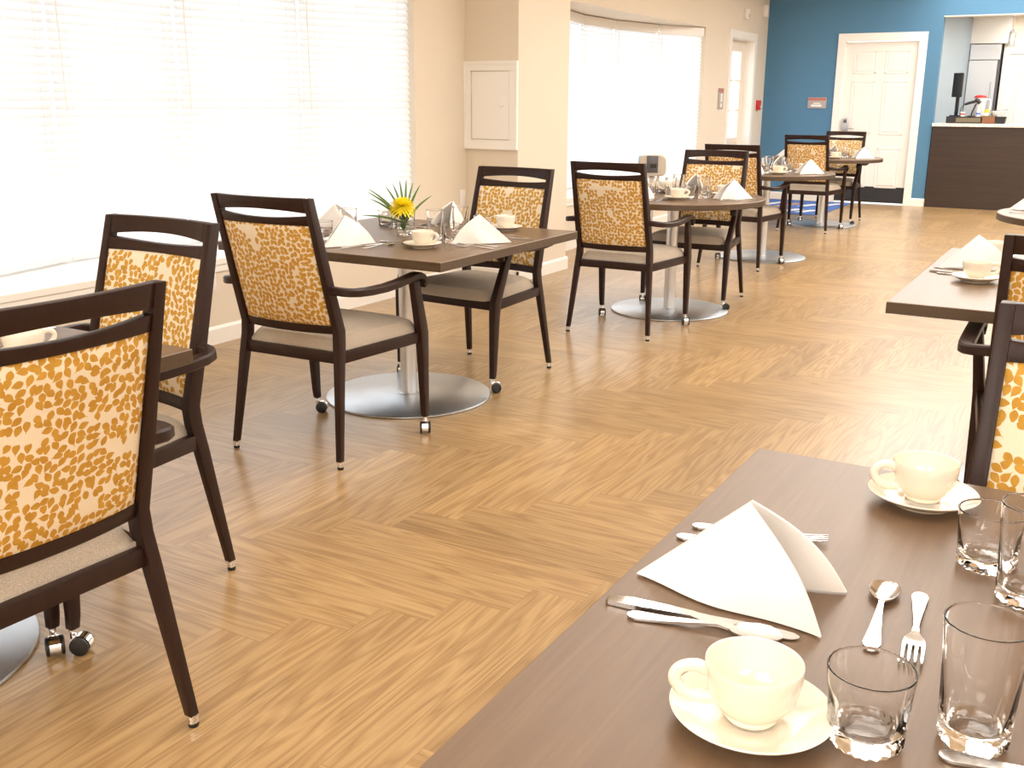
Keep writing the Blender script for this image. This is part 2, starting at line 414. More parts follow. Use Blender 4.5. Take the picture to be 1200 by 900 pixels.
# ------------------------------------------------------------------ doors
def panel_door(mb, x0, x1, z0, z1, y0, th):
    """six raised panels on a slab, facing -Y"""
    mb.box(x0, x1, y0, y0 + th, z0, z1)
    w = x1 - x0; st = .115 * w / .9
    rows = [(z0 + .20, z0 + .72), (z0 + .90, z0 + 1.58), (z0 + 1.68, z1 - .12)]
    for c in (0, 1):
        a = x0 + st + c * (w - st) / 2; b = a + (w - st) / 2 - st
        for p, q in rows:
            e = .012                                             # moulding ring around a raised field
            for X0, X1, Z0, Z1 in ((a, b, p, p + e), (a, b, q - e, q), (a, a + e, p, q), (b - e, b, p, q)): mb.box(X0, X1, y0 - .007, y0, Z0, Z1)
            i = .04; r = [(a + i, p + i), (b - i, p + i), (b - i, q - i), (a + i, q - i)]; o = [(a + i - .018, p + i - .018), (b - i + .018, p + i - .018), (b - i + .018, q - i + .018), (a + i - .018, q - i + .018)]
            mb.loft([[(X, y0, Z) for X, Z in o], [(X, y0 - .007, Z) for X, Z in r]])
d2 = empty('door_2', (0, 0, 0)); d2['kind'] = 'structure'
mb = MB(); mb.smooth = False; panel_door(mb, -3.335, -2.405, .012, 2.095, YB + .05, .045); mb.build('door_leaf', M['white'], d2)
mb = MB(); mb.smooth = False
for x0, x1, z0, z1 in ((-3.43, -3.335, 0, 2.0995), (-2.405, -2.31, 0, 2.0995), (-3.43, -2.31, 2.1, 2.2)): mb.box(x0, x1, YB - .018, YB + .1, z0, z1)
mb.build('door_frame', M['trimw'], d2)
mb = MB(); mb.smooth = False; mb.box(-3.325, -2.41, YB + .0445, YB + .0495, .018, .225); mb.build('kick_plate', M['kick'], d2)
mb = MB(); mb.box(-3.30, -3.215, YB + .018, YB + .05, .955, 1.115); mb.mi = 1; mb.box(-3.285, -3.235, YB + .014, YB + .018, 1.055, 1.10)
mb.mi = 0; mb.tube([(-3.257, YB + .03, .985), (-3.257, YB - .015, .985), (-3.24, YB - .022, .985), (-3.13, YB - .022, .985)], .009, 10)
mb.build('keypad_handle', [M['steel'], M['darkgrey']], d2, bevel=.002)
# glazed door set back in the left wall
d1 = empty('door_1', (0, 0, 0)); d1['kind'] = 'structure'
DX = xw(13.5) - .125
mb = MB(); mb.smooth = False
for y0, y1, z0, z1 in ((12.89, 12.985, 0, 2.0995), (13.975, 14.07, 0, 2.0995), (12.89, 14.07, 2.1, 2.19)):
    mb.prism([(xw(y0) - .1, y0), (xw(y0) + .018, y0), (xw(y1) + .018, y1), (xw(y1) - .1, y1)], z0, z1)
mb.box(DX - .06, xw(13.4) + .005, 12.955, 12.992, .001, 2.12); mb.box(DX - .06, xw(13.4) - .005, 13.968, 14.005, .001, 2.12); mb.box(DX - .06, xw(13.4) - .004, 12.993, 13.967, 2.093, 2.14)
mb.build('door_frame', M['trimw'], d1)
mb = MB(); mb.smooth = False
for y0, y1, z0, z1 in ((12.985, 13.125, .01, 2.1), (13.835, 13.975, .01, 2.1), (13.125, 13.835, .01, .30), (13.125, 13.835, 1.96, 2.1), (13.125, 13.835, .80, .86), (13.47, 13.49, .86, 1.96), (13.125, 13.835, 1.21, 1.225), (13.125, 13.835, 1.585, 1.60)):
    mb.box(DX - .045, DX, y0, y1, z0, z1)
mb.box(DX - .04, DX - .012, 13.12, 13.84, .29, .81); mb.box(DX - .02, DX - .004, 13.2, 13.76, .37, .73)
mb.build('door_leaf', M['cream'], d1)
mb = MB(); mb.box(DX - .025, DX - .019, 13.12, 13.84, .855, 1.965); mb.build('pane', M['pane'], d1)
mb = MB(); mb.tube([(DX, 13.06, 1.0), (DX + .05, 13.06, 1.0), (DX + .055, 13.08, 1.0), (DX + .055, 13.17, 1.0)], .009); mb.build('door_handle', M['steel'], d1)
# the way out behind it: wall ends so nothing is open to the sky from inside
mb = MB(); mb.smooth = False
mb.box(DX - .07, xw(12.9) - .13, 12.86, 12.95, 0, HC); mb.box(DX - .07, xw(14.0) - .13, 14.01, 14.1, 0, HC); mb.box(DX - .07, xw(13.4) - .13, 12.9, 14.05, 2.14, HC)
struct('wall_recess', mb, M['wall'])

# ------------------------------------------------------------------ things on the walls
def plate(name, label, cat, c, size, face, mats, fn, group=None):
    """face 'X': on the left wall looking +X; 'Y': on the blue wall looking -Y"""
    o = empty(name, c, 0 if face == 'Y' else PI / 2); tag(o, label, cat, group); fn(o); return o
# access hatch on the pier
h = empty('access_hatch', (-4.03, 6.65, 1.29)); tag(h, 'white framed access hatch with small knob on the beige pier', 'access hatch')
mb = MB(); mb.smooth = False
for x0, x1, z0, z1 in ((-.206, -.165, -.2445, .2445), (.165, .209, -.2445, .2445), (-.206, .209, .245, .290), (-.206, .209, -.290, -.245)): mb.box(x0, x1, -.018, -.001, z0, z1)
for x0, x1, z0, z1 in ((-.228, -.206, -.290, .290), (.209, .231, -.290, .290), (-.228, .231, .2902, .312), (-.228, .231, -.312, -.2902)): mb.box(x0, x1, -.026, -.001, z0, z1)
mb.build('hatch_frame', M['trimw'], h)
mb = MB(); mb.smooth = False; mb.box(-.160, .160, -.010, -.001, -.238, .240); dl = mb.build('hatch_door', M['trimw'], h, bevel=.002)
mb = MB(); mb.lathe([(.0, .022), (.009, .021), (.012, .016), (.009, .010), (.006, .006), (.006, 0)], 16); mb.xform(Matrix.Rotation(PI / 2, 4, 'X')); mb.xform(Matrix.Translation((.105, -.010, 0))); mb.build('knob', M['white'], dl)
# light switch / outlets
def wallplate(name, label, cat, loc, rz, toggles):
    o = empty(name, loc, rz); tag(o, label, cat)
    mb = MB(); mb.box(-.037, .037, -.007, -.0005, -.06, .06); mb.build('cover_plate', M['white'], o, bevel=.003)
    mb = MB()
    for z in toggles: mb.box(-.017, .017, -.010, -.007, z - .015, z + .015)
    mb.build('socket' if len(toggles) > 1 else 'rocker', M['trimw'], o, bevel=.002); return o
wallplate('light_switch', 'white wall plate in the corner beside the beige pier', 'switch plate', (XL, 6.595, .618), PI / 2, (0,))
wallplate('wall_outlet', 'white outlet low under the near bay window sill', 'outlet', (XL, 4.02, .36), PI / 2, (-.025, .025))
def wallthing(name, label, cat, y, z, build):
    a = math.atan2(1, -.0194)
    o = empty(name, (xw(y), y, z), PI / 2 + .0194); tag(o, label, cat); build(o); return o
def b_plaque(o):
    mb = MB(); mb.box(-.095, .095, -.012, -.0005, -.125, .125); mb.build('backing', M['plaque'], o, bevel=.002)
    mb = MB(); mb.box(-.09, .09, -.0145, -.012, .075, .12); mb.build('red_band', M['plaquered'], o)
    mb = MB(); mb.box(-.02, .05, -.0145, -.012, -.04, .06); mb.build('white_panel', M['white'], o)
    mb = MB(); mb.lathe([(.03, 0), (.03, .003), (.0, .003)], 20); mb.xform(Matrix.Rotation(PI / 2, 4, 'X')); mb.xform(Matrix.Translation((.01, -.012, -.08))); mb.build('button', M['white'], o)
wallthing('wall_sign', 'grey sign with red band beside the glazed side door', 'sign', 12.67, 1.36, b_plaque)
def b_alarm(o):
    mb = MB(); mb.box(-.055, .055, -.045, -.0005, -.065, .065); mb.build('alarm_body', M['red'], o, bevel=.008)
    mb = MB(); mb.tube([(-.03, -.052, -.012), (-.03, -.06, -.025), (.03, -.06, -.025), (.03, -.052, -.012)], .006); mb.build('pull_bar', M['white'], o)
wallthing('fire_alarm', 'red fire alarm pull between side door and blue wall', 'fire alarm', 14.3, 1.28, b_alarm)
def b_det(o):
    mb = MB(); mb.box(-.05, .05, -.055, -.0005, -.06, .06); mb.build('detector_body', M['white'], o, bevel=.01)
    mb = MB(); mb.box(-.03, .03, -.06, -.055, -.045, .0); mb.build('lens', M['greypl'], o, bevel=.004)
wallthing('motion_detector', 'small white box high on the wall above the side door', 'detector', 13.49, 2.405, b_det)
def b_horn(o):
    mb = MB(); mb.box(-.055, .055, -.06, -.0005, -.075, .075); mb.build('strobe_body', M['white'], o, bevel=.014)
    mb = MB(); mb.box(-.025, .025, -.072, -.06, -.05, .02); mb.build('strobe_lens', M['plastic_clear'], o, bevel=.006)
wallthing('alarm_strobe', 'white alarm strobe high up beside the blue wall corner', 'alarm strobe', 14.33, 2.50, b_horn)
ps = empty('door_sign', (-3.65, YB, 1.315)); tag(ps, 'grey sign with reddish heading on the blue wall', 'sign')
mb = MB(); mb.box(-.125, .125, -.012, -.0005, -.072, .072); mb.build('backing', M['plaque'], ps, bevel=.002)
mb = MB(); mb.box(-.12, .12, -.0145, -.012, .032, .066); mb.build('red_band', M['plaquered'], ps)
mb = MB(); mb.box(-.045, .045, -.0145, -.012, -.012, .0); mb.box(-.075, .065, -.0145, -.012, -.048, -.024); mb.build('lettering', M['white'], ps)

# ------------------------------------------------------------------ serving counter and the kitchen behind
bc = empty('serving_counter', (-.27, YB, 0)); tag(bc, 'dark brown serving counter with speckled pale top in the wall opening', 'counter')
mb = MB(); mb.smooth = False; mb.box(-1.865, 1.85, -.03, .55, 0, 1.03); mb.build('counter_body', M['bar'], bc, bevel=.002)
mb = MB(); mb.smooth = False; mb.box(-1.872, 1.865, -.055, .62, 1.03, 1.07); mb.build('counter_top', M['quartz'], bc, bevel=.004)
mb = MB(); mb.smooth = False
mb.prism([(-2.146, YB + .14), (-1.985, 16.12), (-1.985, 17.1), (-2.3, 17.1), (-2.3, YB + .14)], 0, HC); struct('wall_kitchen', mb, M['kwall'])
mb = MB(); mb.smooth = False; mb.box(-2.3, -1.45, 17.05, 17.2, 0, HC); mb.box(-1.572, 3.0, 16.3, 17.2, 0, HC); mb.box(3.0, 3.12, YB + .14, 17.2, 0, HC); struct('wall_kitchen_back', mb, M['cream'])
mb = MB(); mb.smooth = False; mb.box(-1.99, -1.5, 16.1, 17.05, 2.115, 2.47); struct('trim_14', mb, M['white'])
mb = MB(); mb.box(-2.2, 3.0, YB + .14, 17.2, 2.47, 2.55); struct('ceiling_kitchen', mb, M['ceil'])
fr = empty('refrigerator', (-1.79, 16.1, 0)); tag(fr, 'tall stainless steel refrigerator in the kitchen behind the counter', 'refrigerator')
mb = MB(); mb.smooth = False; mb.box(-.18, .20, .03, .8, .02, 2.10); mb.build('cabinet_body', M['darkgrey'], fr)
mb = MB(); mb.smooth = False; mb.box(-.19, .175, 0, .029, .06, 1.895); mb.build('fridge_door', M['steel'], fr, bevel=.005)
mb = MB(); mb.smooth = False; mb.box(-.19, .20, .0, .029, 1.90, 2.105); mb.build('top_grille', M['steel'], fr, bevel=.004)
mb = MB(); mb.tube([(.13, 0, 1.0), (.13, -.05, 1.02), (.13, -.05, 1.58), (.13, 0, 1.6)], .01); mb.build('handle', M['steel'], fr)
d3 = empty('door_3', (0, 0, 0)); d3['kind'] = 'structure'
mb = MB(); mb.smooth = False; panel_door(mb, -1.49, -.63, .01, 1.97, 16.265, .033); mb.build('door_leaf', M['white'], d3)
mb = MB(); mb.smooth = False
for x0, x1, z0, z1 in ((-1.565, -1.49, 0, 1.9745), (-.63, -.55, 0, 1.9745), (-1.565, -.55, 1.975, 2.05)): mb.box(x0, x1, 16.25, 16.299, z0, z1)
mb.build('door_frame', M['trimw'], d3)
pl = empty('pendant_lamp', (-1.365, 14.95, 2.47)); tag(pl, 'small glass pendant lamp hanging over the serving counter', 'pendant lamp')
mb = MB(); mb.lathe([(0, 0), (.06, 0), (.06, -.04), (.05, -.05), (0, -.05)], 24); mb.build('canopy', M['steel'], pl)
mb = MB(); mb.cyl(.005, -.27, -.05, 8); mb.build('cord', M['white'], pl)
mb = MB(); mb.lathe([(.012, -.25), (.036, -.27), (.04, -.31), (.042, -.40), (.058, -.455), (.055, -.455), (.038, -.40), (.035, -.31), (.012, -.27)], 24); mb.build('lamp_shade', M['frosted'], pl)
mb = MB(); mb.lathe([(0, -.29), (.018, -.30), (.024, -.36), (.018, -.41), (0, -.42)], 16); mb.build('bulb', M['bulb'], pl)
CT = 1.07; CY = 14.75
def cthing(name, label, cat, x, y, z=CT, rz=0):
    o = empty(name, (x, y, z), rz); tag(o, label, cat); return o
o = cthing('cash_drawer', 'wide low olive and black cash drawer on the counter', 'cash drawer', -1.78, CY + .05)
mb = MB(); mb.smooth = False; mb.box(-.22, .20, -.12, .16, .002, .085); mb.build('drawer_body', M['black'], o, bevel=.004)
mb = MB(); mb.smooth = False; mb.box(-.10, .195, -.128, -.12, .015, .07); mb.build('drawer_front', M['khaki'], o, bevel=.002)
o = cthing('wooden_box', 'small brown box beside the cash drawer on the counter', 'box', -1.495, CY)
mb = MB(); mb.smooth = False; mb.box(-.075, .075, -.07, .1, .002, .085); mb.build('box_body', M['brownbox'], o, bevel=.003)
mb = MB(); mb.smooth = False; mb.box(-.078, .078, -.073, .103, .085, .098); mb.build('lid', M['khaki'], o, bevel=.002)
o = cthing('storage_bin', 'small black bin at the right end of the counter items', 'bin', -1.355, CY)
mb = MB(); mb.smooth = False; mb.loft([[(-.05, -.06, .002), (.05, -.06, .002), (.05, .06, .002), (-.05, .06, .002)], [(-.06, -.07, .085), (.06, -.07, .085), (.06, .07, .085), (-.06, .07, .085)]]); mb.build('bin_body', M['black'], o, bevel=.003)
mb = MB(); mb.smooth = False; mb.box(-.065, .065, -.075, -.06, .080, .09); mb.build('rim', M['black'], o)
o = cthing('payment_screen', 'black touch screen on a stand at the left end of the counter', 'screen', -1.90, CY + .02, CT + .085, math.radians(-25))
mb = MB(); mb.box(-.02, .02, -.01, .02, .0, .30); mb.build('stand', M['black'], o, bevel=.004)
mb = MB(); mb.box(-.06, .06, -.05, .06, 0, .015); mb.build('stand_foot', M['black'], o, bevel=.004)
mb = MB(); mb.box(-.065, .065, -.045, -.01, .24, .54); sc = mb.build('screen_case', M['black'], o, bevel=.006)
mb = MB(); mb.box(-.055, .055, -.0465, -.045, .255, .525); mb.build('display', M['rubber'], sc)
o = cthing('barcode_scanner', 'black handheld scanner resting in its curved stand', 'scanner', -1.71, CY - .03, CT + .085)
mb = MB(); mb.lathe([(0, 0), (.05, 0), (.048, .01), (.01, .018), (0, .018)], 20); mb.tube([(0, 0, .012), (.01, 0, .06), (.035, 0, .13), (.05, 0, .165)], .009); mb.build('stand', M['black'], o)
mb = MB(); mb.tube([(-.09, 0, .15), (-.04, 0, .168), (.02, 0, .185), (.05, 0, .20)], [.014, .018, .018, .02]); mb.tube([(.03, 0, .215), (.06, 0, .20), (.09, 0, .165)], [.022, .028, .024]); mb.build('scanner_body', M['black'], o)
mb = MB(); mb.tube([(-.09, 0, .15), (-.13, .01, .11), (-.14, .02, .02)], .004, 6); mb.build('cable', M['black'], o)
o = cthing('water_pitcher', 'clear plastic pitcher with red lid behind the scanner', 'pitcher', -1.645, CY + .17)
mb = MB(); mb.lathe([(0, .003), (.058, .003), (.062, .02), (.07, .30), (.072, .33), (.066, .33), (.055, .012), (0, .012)], 28); mb.build('pitcher_body', M['plastic_clear'], o)
mb = MB(); mb.tube([(.066, 0, .29), (.11, 0, .30), (.125, 0, .26), (.115, 0, .14), (.062, 0, .11)], .009, 10, 1., 4); mb.build('handle', M['white'], o)
mb = MB(); mb.lathe([(0, .355), (.05, .352), (.073, .335), (.073, .318), (.066, .318), (0, .325)], 28); mb.build('lid', M['red'], o)
o = cthing('squeeze_bottle', 'white bottle with blue label on the counter', 'bottle', -1.63, CY - .02, CT + .085)
mb = MB(); mb.lathe([(0, .001), (.022, .001), (.022, .07), (.012, .09), (.010, .11), (.004, .13), (0, .13)], 20); mb.build('bottle_body', M['white'], o)
mb = MB(); mb.lathe([(.0228, .025), (.0228, .05)], 20); mb.build('label_band', M['blue'], o)
o = cthing('condiment_jar', 'small jar with yellow lid on the brown box', 'jar', -1.53, CY - .03, CT + .098)
mb = MB(); mb.lathe([(0, .001), (.026, .001), (.028, .02), (.026, .04), (0, .04)], 20); mb.build('jar_body', M['white'], o)
mb = MB(); mb.lathe([(.028, .036), (.028, .075), (.025, .078), (0, .078)], 20); mb.build('lid', M['yellow'], o)
o = cthing('paper_cup', 'small white cup between screen and scanner', 'cup', -1.81, CY - .05, CT + .085)
mb = MB(); mb.lathe([(0, .002), (.022, .002), (.032, .06), (.030, .06), (.021, .006), (0, .006)], 20); mb.build('cup_body', M['white'], o)
mb = MB(); mb.lathe([(.0262, .022), (.0295, .038)], 20); mb.build('print_band', M['red'], o)
o = cthing('serving_dish', 'clear plastic dish on the box at the right of the counter items', 'dish', -1.40, CY + .03, CT + .098)
mb = MB(); mb.lathe([(0, .001), (.06, .001), (.085, .05), (.087, .058), (.082, .058), (.058, .006), (0, .006)], 28); mb.build('dish_body', M['plastic_clear'], o)
mb = MB(); mb.tube([(-.10, .01, .062), (.02, .01, .068), (.11, .01, .075)], [.008, .005, .008], 8, .5); tag(mb.build('serving_knife', M['darkgrey'], None, loc=(-1.40, CY + .03, CT + .098)), 'dark knife lying across the clear dish on the counter', 'knife')

# ------------------------------------------------------------------ chairs
def quad(x, y, z, hx, hy): return [(x - hx, y - hy, z), (x + hx, y - hy, z), (x + hx, y + hy, z), (x - hx, y + hy, z)]
def ystile(z): return -.197 - (z - .50) * (.131 / .50)
def ybow(x, z, b=.024): return ystile(z) - b * (1 - (x / .20) ** 2)

def make_chair():
    root = empty('dining_chair')
    for s in (1, -1):
        p = MB()
        p.loft([quad(s * .254, -.266, .028, .0115, .0115), quad(s * .228, -.214, .38, .0145, .018), quad(s * .2205, -.200, .46, .0155, .0205),
                quad(s * .219, -.197, .51, .0145, .0215), quad(s * .2165, ystile(.66), .66, .0135, .021), quad(s * .212, ystile(1.0), 1.0, .0125, .0165)])
        post = p.build('back_post', M['frame'], root, bevel=.0025)
        g = MB(); g.lathe([(.0, .0), (.011, .0), (.012, .003), (.012, .009)], 14, (s * .2555, -.267, 0)); g.mi = 1
        g.lathe([(.009, .009), (.0125, .011), (.0125, .018), (.010, .019), (.0135, .021), (.0135, .031), (0, .031)], 14, (s * .2548, -.2665, 0))
        g.build('glide', [M['rubber'], M['chrome']], post)
        p = MB()
        p.loft([quad(s * .2816, .2715, .066, .0125, .0125), quad(s * .282, .268, .10, .0135, .0145), quad(s * .283, .258, .36, .0165, .023),
                quad(s * .284, .252, .425, .0175, .026), quad(s * .288, .238, .47, .0165, .025), quad(s * .303, .176, .648, .0135, .021)])
        leg = p.build('front_leg', M['frame'], root, bevel=.003)
        c = MB()
        for wx in (-.0175, .0175):
            c.mi = 0; n0 = len(c.v)
            c.lathe([(0, -.005), (.018, -.005), (.0238, -.003), (.0245, 0), (.0238, .003), (.018, .005), (0, .005)], 24)
            c.xform(Matrix.Translation((wx, .018, .0245)) @ Matrix.Rotation(PI / 2, 4, 'Y'), n0)
        c.mi = 1
        ring = []
        for xx in (-.0128, .0128):
            ring.append([(xx, .018 + r * math.cos(a), .0245 + r * math.sin(a)) for r, a in [(.0266, math.radians(t)) for t in range(-20, 221, 20)] + [(.014, math.radians(t)) for t in range(220, -21, -20)]])
        c.loft(ring)
        c.cyl(.0085, .040, .056, 12); c.cyl(.0055, .05, .072, 12); c.cyl(.0105, .0595, .0655, 12)
        co = c.build('caster', [M['rubber'], M['chrome']], leg, bevel=0); co.location = (s * .2816, .2715, 0)
        a = MB(); pts = [(.222, -.237, .668, .014), (.243, -.2385, .667, .014), (.268, -.234, .665, .0165), (.288, -.217, .662, .019), (.299, -.185, .658, .0205), (.304, -.12, .6535, .0215), (.307, -.03, .652, .022),
                         (.308, .05, .656, .022), (.307, .12, .663, .022), (.305, .175, .668, .0215), (.304, .205, .666, .021), (.303, .228, .657, .0205), (.303, .240, .643, .020), (.303, .238, .629, .019), (.303, .229, .622, .018)]
        rings = []; V = [Vector(q[:3]) for q in pts]; prev = None
        for i, q in enumerate(pts):
            T = (V[min(i + 1, len(V) - 1)] - V[max(i - 1, 0)]).normalized()
            side = T.cross(Vector((0, 0, 1)))
            if i >= 10: side = Vector((1, 0, 0))
            side.normalize(); up = side.cross(T).normalized(); w = q[3]; h = .0145 if i < 10 else .0145 - (i - 9) * .0009
            rings.append([V[i] + side * w * A + up * h * B for A, B in ((-.75, -1), (.75, -1), (1, -.7), (1, .65), (.7, 1), (-.7, 1), (-1, .65), (-1, -.7))])
        a.loft(rings)
        if s < 0: a.xform(Matrix.Scale(-1, 4, Vector((1, 0, 0))))
        a.build('armrest', M['frame'], root)
    # rails of the back
    N = 16
    def rail(name, zt, zb, th, x1=.2035):
        m = MB(); rings = []
        for i in range(N + 1):
            x = -x1 + 2 * x1 * i / N; a, b = zt(x), zb(x); ya, yb = ybow(x, a), ybow(x, b)
            rings.append([(x, ya - th, a), (x, ya + th, a), (x, yb + th, b), (x, yb - th, b)])
        m.loft(rings); return m.build(name, M['frame'], root, bevel=.002)
    hl = lambda x: .0038 + .0112 * max(0, 1 - (x / .198) ** 2)
    rail('top_rail', lambda x: 1.0, lambda x: .9435 + hl(x), .0125)
    rail('middle_rail', lambda x: .9425 - hl(x), lambda x: .903, .0125)
    rail('bottom_rail', lambda x: .530, lambda x: .497, .0125)
    # upholstered back panel, both faces
    m = MB(); x1 = .2015; z0, z1 = .526, .908
    def face(sgn):
        def fn(u, v):
            x = -x1 + 2 * x1 * u; z = z0 + (z1 - z0) * v
            e = max(0, 1 - abs(2 * u - 1) ** 8) ** .5 * max(0, 1 - abs(2 * v - 1) ** 10) ** .5
            return (x, ybow(x, z) + sgn * (.007 + .010 * e), z)
        return fn
    m.grid(face(1), 20, 16); m.grid(face(-1), 20, 16)
    nu = 20; vs = []; f1, f2 = face(1), face(-1)
    per = [(i / nu, 0) for i in range(nu)] + [(1, j / 16) for j in range(16)] + [(1 - i / nu, 1) for i in range(nu)] + [(0, 1 - j / 16) for j in range(16)]
    m.loft([[f1(*q) for q in per], [f2(*q) for q in per]], cap=False)
    m.build('back_panel', M['leafcloth'], root)
    # seat rails and cushion
    m = MB(); z0, z1 = .388, .43
    def railq(p, q, t):
        p, q = Vector(p), Vector(q); d = (q - p).normalized(); n = Vector((-d.y, d.x)) * t
        c = [p - n, q - n, q + n, p + n]; m.prism([(v.x, v.y) for v in c], z0, z1)
    railq((-.226, -.207), (.226, -.207), .011); railq((-.282, .253), (.282, .253), .013)
    railq((.225, -.21), (.281, .25), .011); railq((-.225, -.21), (-.281, .25), .011)
    m.build('seat_frame', M['frame'], root, bevel=.002)
    m = MB()
    def sp(u, v, top):
        U, V = 2 * u - 1, 2 * v - 1
        r = max(abs(U), abs(V)); 
        k = 1 - .018 * (abs(U * V) ** 6)
        hw = .211 + (.272 - .211) * v; y = -.196 + .468 * v
        x = U * hw * k; yy = y + .016 * (1 - U * U) * (v ** 3) - .0 
        if v > .5: yy -= .03 * abs(U) ** 10 * (v - .5) * 2
        e = (max(0, 1 - abs(U) ** 5) * max(0, 1 - abs(V) ** 5)) ** .38
        sag = -.006 * math.exp(-((U / .6) ** 2 + ((V + .1) / .6) ** 2))
        return (x, yy, (.440 + .056 * e + sag) if top else .428)
    m.grid(lambda u, v: sp(u, v, True), 24, 24); m.grid(lambda u, v: sp(u, v, False), 24, 24)
    per = [(i / 24, 0) for i in range(24)] + [(1, i / 24) for i in range(24)] + [(1 - i / 24, 1) for i in range(24)] + [(0, 1 - i / 24) for i in range(24)]
    m.loft([[sp(*q, True) for q in per], [sp(*q, False) for q in per]], cap=False)
    m.build('seat', M['seat'], root)
    return root

chair0 = make_chair()
CH = [
 ('A', -1.866, 1.114, 87.3, 'leaf patterned dining chair nearest on the left, cut by the photo edge', (150, 200)),
 ('B', -2.347, 1.711, 177.9, 'leaf patterned dining chair facing us behind the nearest left chair', (150, 122)),
 ('C', -2.61, 3.05, 1.7, 'leaf patterned dining chair with back to us at the flower table', (212, 298)),
 ('D', -2.664, 4.272, 175.7, 'leaf patterned dining chair facing us across the flower table', (200, 124)),
 ('E', -2.452, 5.619, 0.5, 'leaf patterned dining chair with back to us at the first round table', (212, 212)),
 ('F', -2.411, 6.706, 182.1, 'leaf patterned dining chair facing us across the first round table', (200, 118)),
 ('G', -2.652, 8.398, -0.7, 'leaf patterned dining chair with back to us at the second round table', (212, 212)),
 ('H', -2.791, 11.184, -0.1, 'leaf patterned dining chair with back to us at the round table by the blue wall', (212, 212)),
 ('I', -2.77, 12.162, 178, 'farthest leaf patterned dining chair, facing us in front of the white door', (200, 120)),
 ('J', -.003, 3.29, 0, 'leaf patterned dining chair tucked under the square table at the right edge', (160, 190)),
 ('K', .084, 1.60, 180, 'leaf patterned dining chair facing us across the foreground table', (170, 190)),
]
for n, (k, x, y, r, lab, cas) in enumerate(CH):
    o = chair0 if n == 0 else copy_tree(chair0)
    o.location = (x, y, 0); o.rotation_euler.z = math.radians(r)
    tag(o, lab, 'chair', 'leaf patterned dining chairs')
    ci = 0
    for ch in o.children:
        if ch.name.startswith('front_leg'):
            for g in ch.children: g.rotation_euler.z = math.radians(cas[ci])
            ci += 1

# ------------------------------------------------------------------ tables
TZ = .741
def table(x, y, label, shape, sx=1.146, sy=1.146):
    t = empty('dining_table', (x, y, 0)); tag(t, label, 'table', 'pedestal dining tables')
    m = MB(); m.mi = 0
    if shape == 'square':
        m.smooth = False
        a, b = sx / 2, sy / 2
        m.loft([quad(0, 0, TZ - .036, a, b), quad(0, 0, TZ - .002, a, b)], cap=False); m.add(quad(0, 0, TZ - .036, a, b), [(3, 2, 1, 0)])
        m.mi = 1; m.loft([quad(0, 0, TZ - .002, a, b), quad(0, 0, TZ, a - .002, b - .002)], cap=False); m.add(quad(0, 0, TZ, a - .002, b - .002), [(0, 1, 2, 3)])
    else:
        r = sx / 2
        m.lathe([(0, TZ - .036), (r, TZ - .036), (r, TZ - .003)], 96); m.mi = 1
        m.lathe([(r, TZ - .003), (r - .003, TZ), (0, TZ)], 96)
    m.build('table_top', [M['edge'], M['table']], t)
    m = MB(); m.cyl(.037, .012, TZ - .05, 32); m.build('pole', M['pole'], t)
    m = MB(); m.lathe([(0, .0), (.376, .0), (.38, .003), (.38, .009), (.376, .012), (0, .012)], 96); m.mi = 1
    m.lathe([(.037, .012), (.046, .013), (.046, .016), (.037, .018)], 32); m.build('base_plate', [M['steel'], M['pole']], t)
    m = MB(); m.smooth = False
    for q in (0, PI / 2):
        n0 = len(m.v); m.box(-.28, .28, -.03, .03, TZ - .05, TZ - .037); m.xform(Matrix.Rotation(q + PI / 4, 4, 'Z'), n0)
    m.build('support_arms', M['black'], t)
    return t
TB = {
 'T1': (-2.463, 1.140, 'square pedestal table at the left edge beside the nearest chair', 'square'),
 'T2': (-2.713, 3.738, 'square pedestal table carrying the yellow flower', 'square'),
 'T3': (-2.43, 6.277, 'first round pedestal table beyond the flower table', 'round'),
 'T4': (-2.62, 8.95, 'second round pedestal table, in the middle of the row', 'round'),
 'T5': (-2.79, 11.72, 'farthest round pedestal table in front of the white door', 'round'),
 'FT': (.095, 1.127, 'large square table in the right foreground', 'square'),
 'RT': (.02, 3.95, 'square table at the right edge with a napkin on its corner', 'square'),
 'RT2': (.02, 6.43, 'round table at the right edge near the counter', 'round'),
}
TS = {'T1': (.573, .573), 'T2': (.573, .573), 'T3': (.57, .57), 'T4': (.57, .57), 'T5': (.60, .60), 'FT': (.573, .573), 'RT': (.573, .70), 'RT2': (.57, .57)}
for k, (x, y, lab, sh) in TB.items(): table(x, y, lab, sh, TS[k][0] * 2, TS[k][1] * 2)

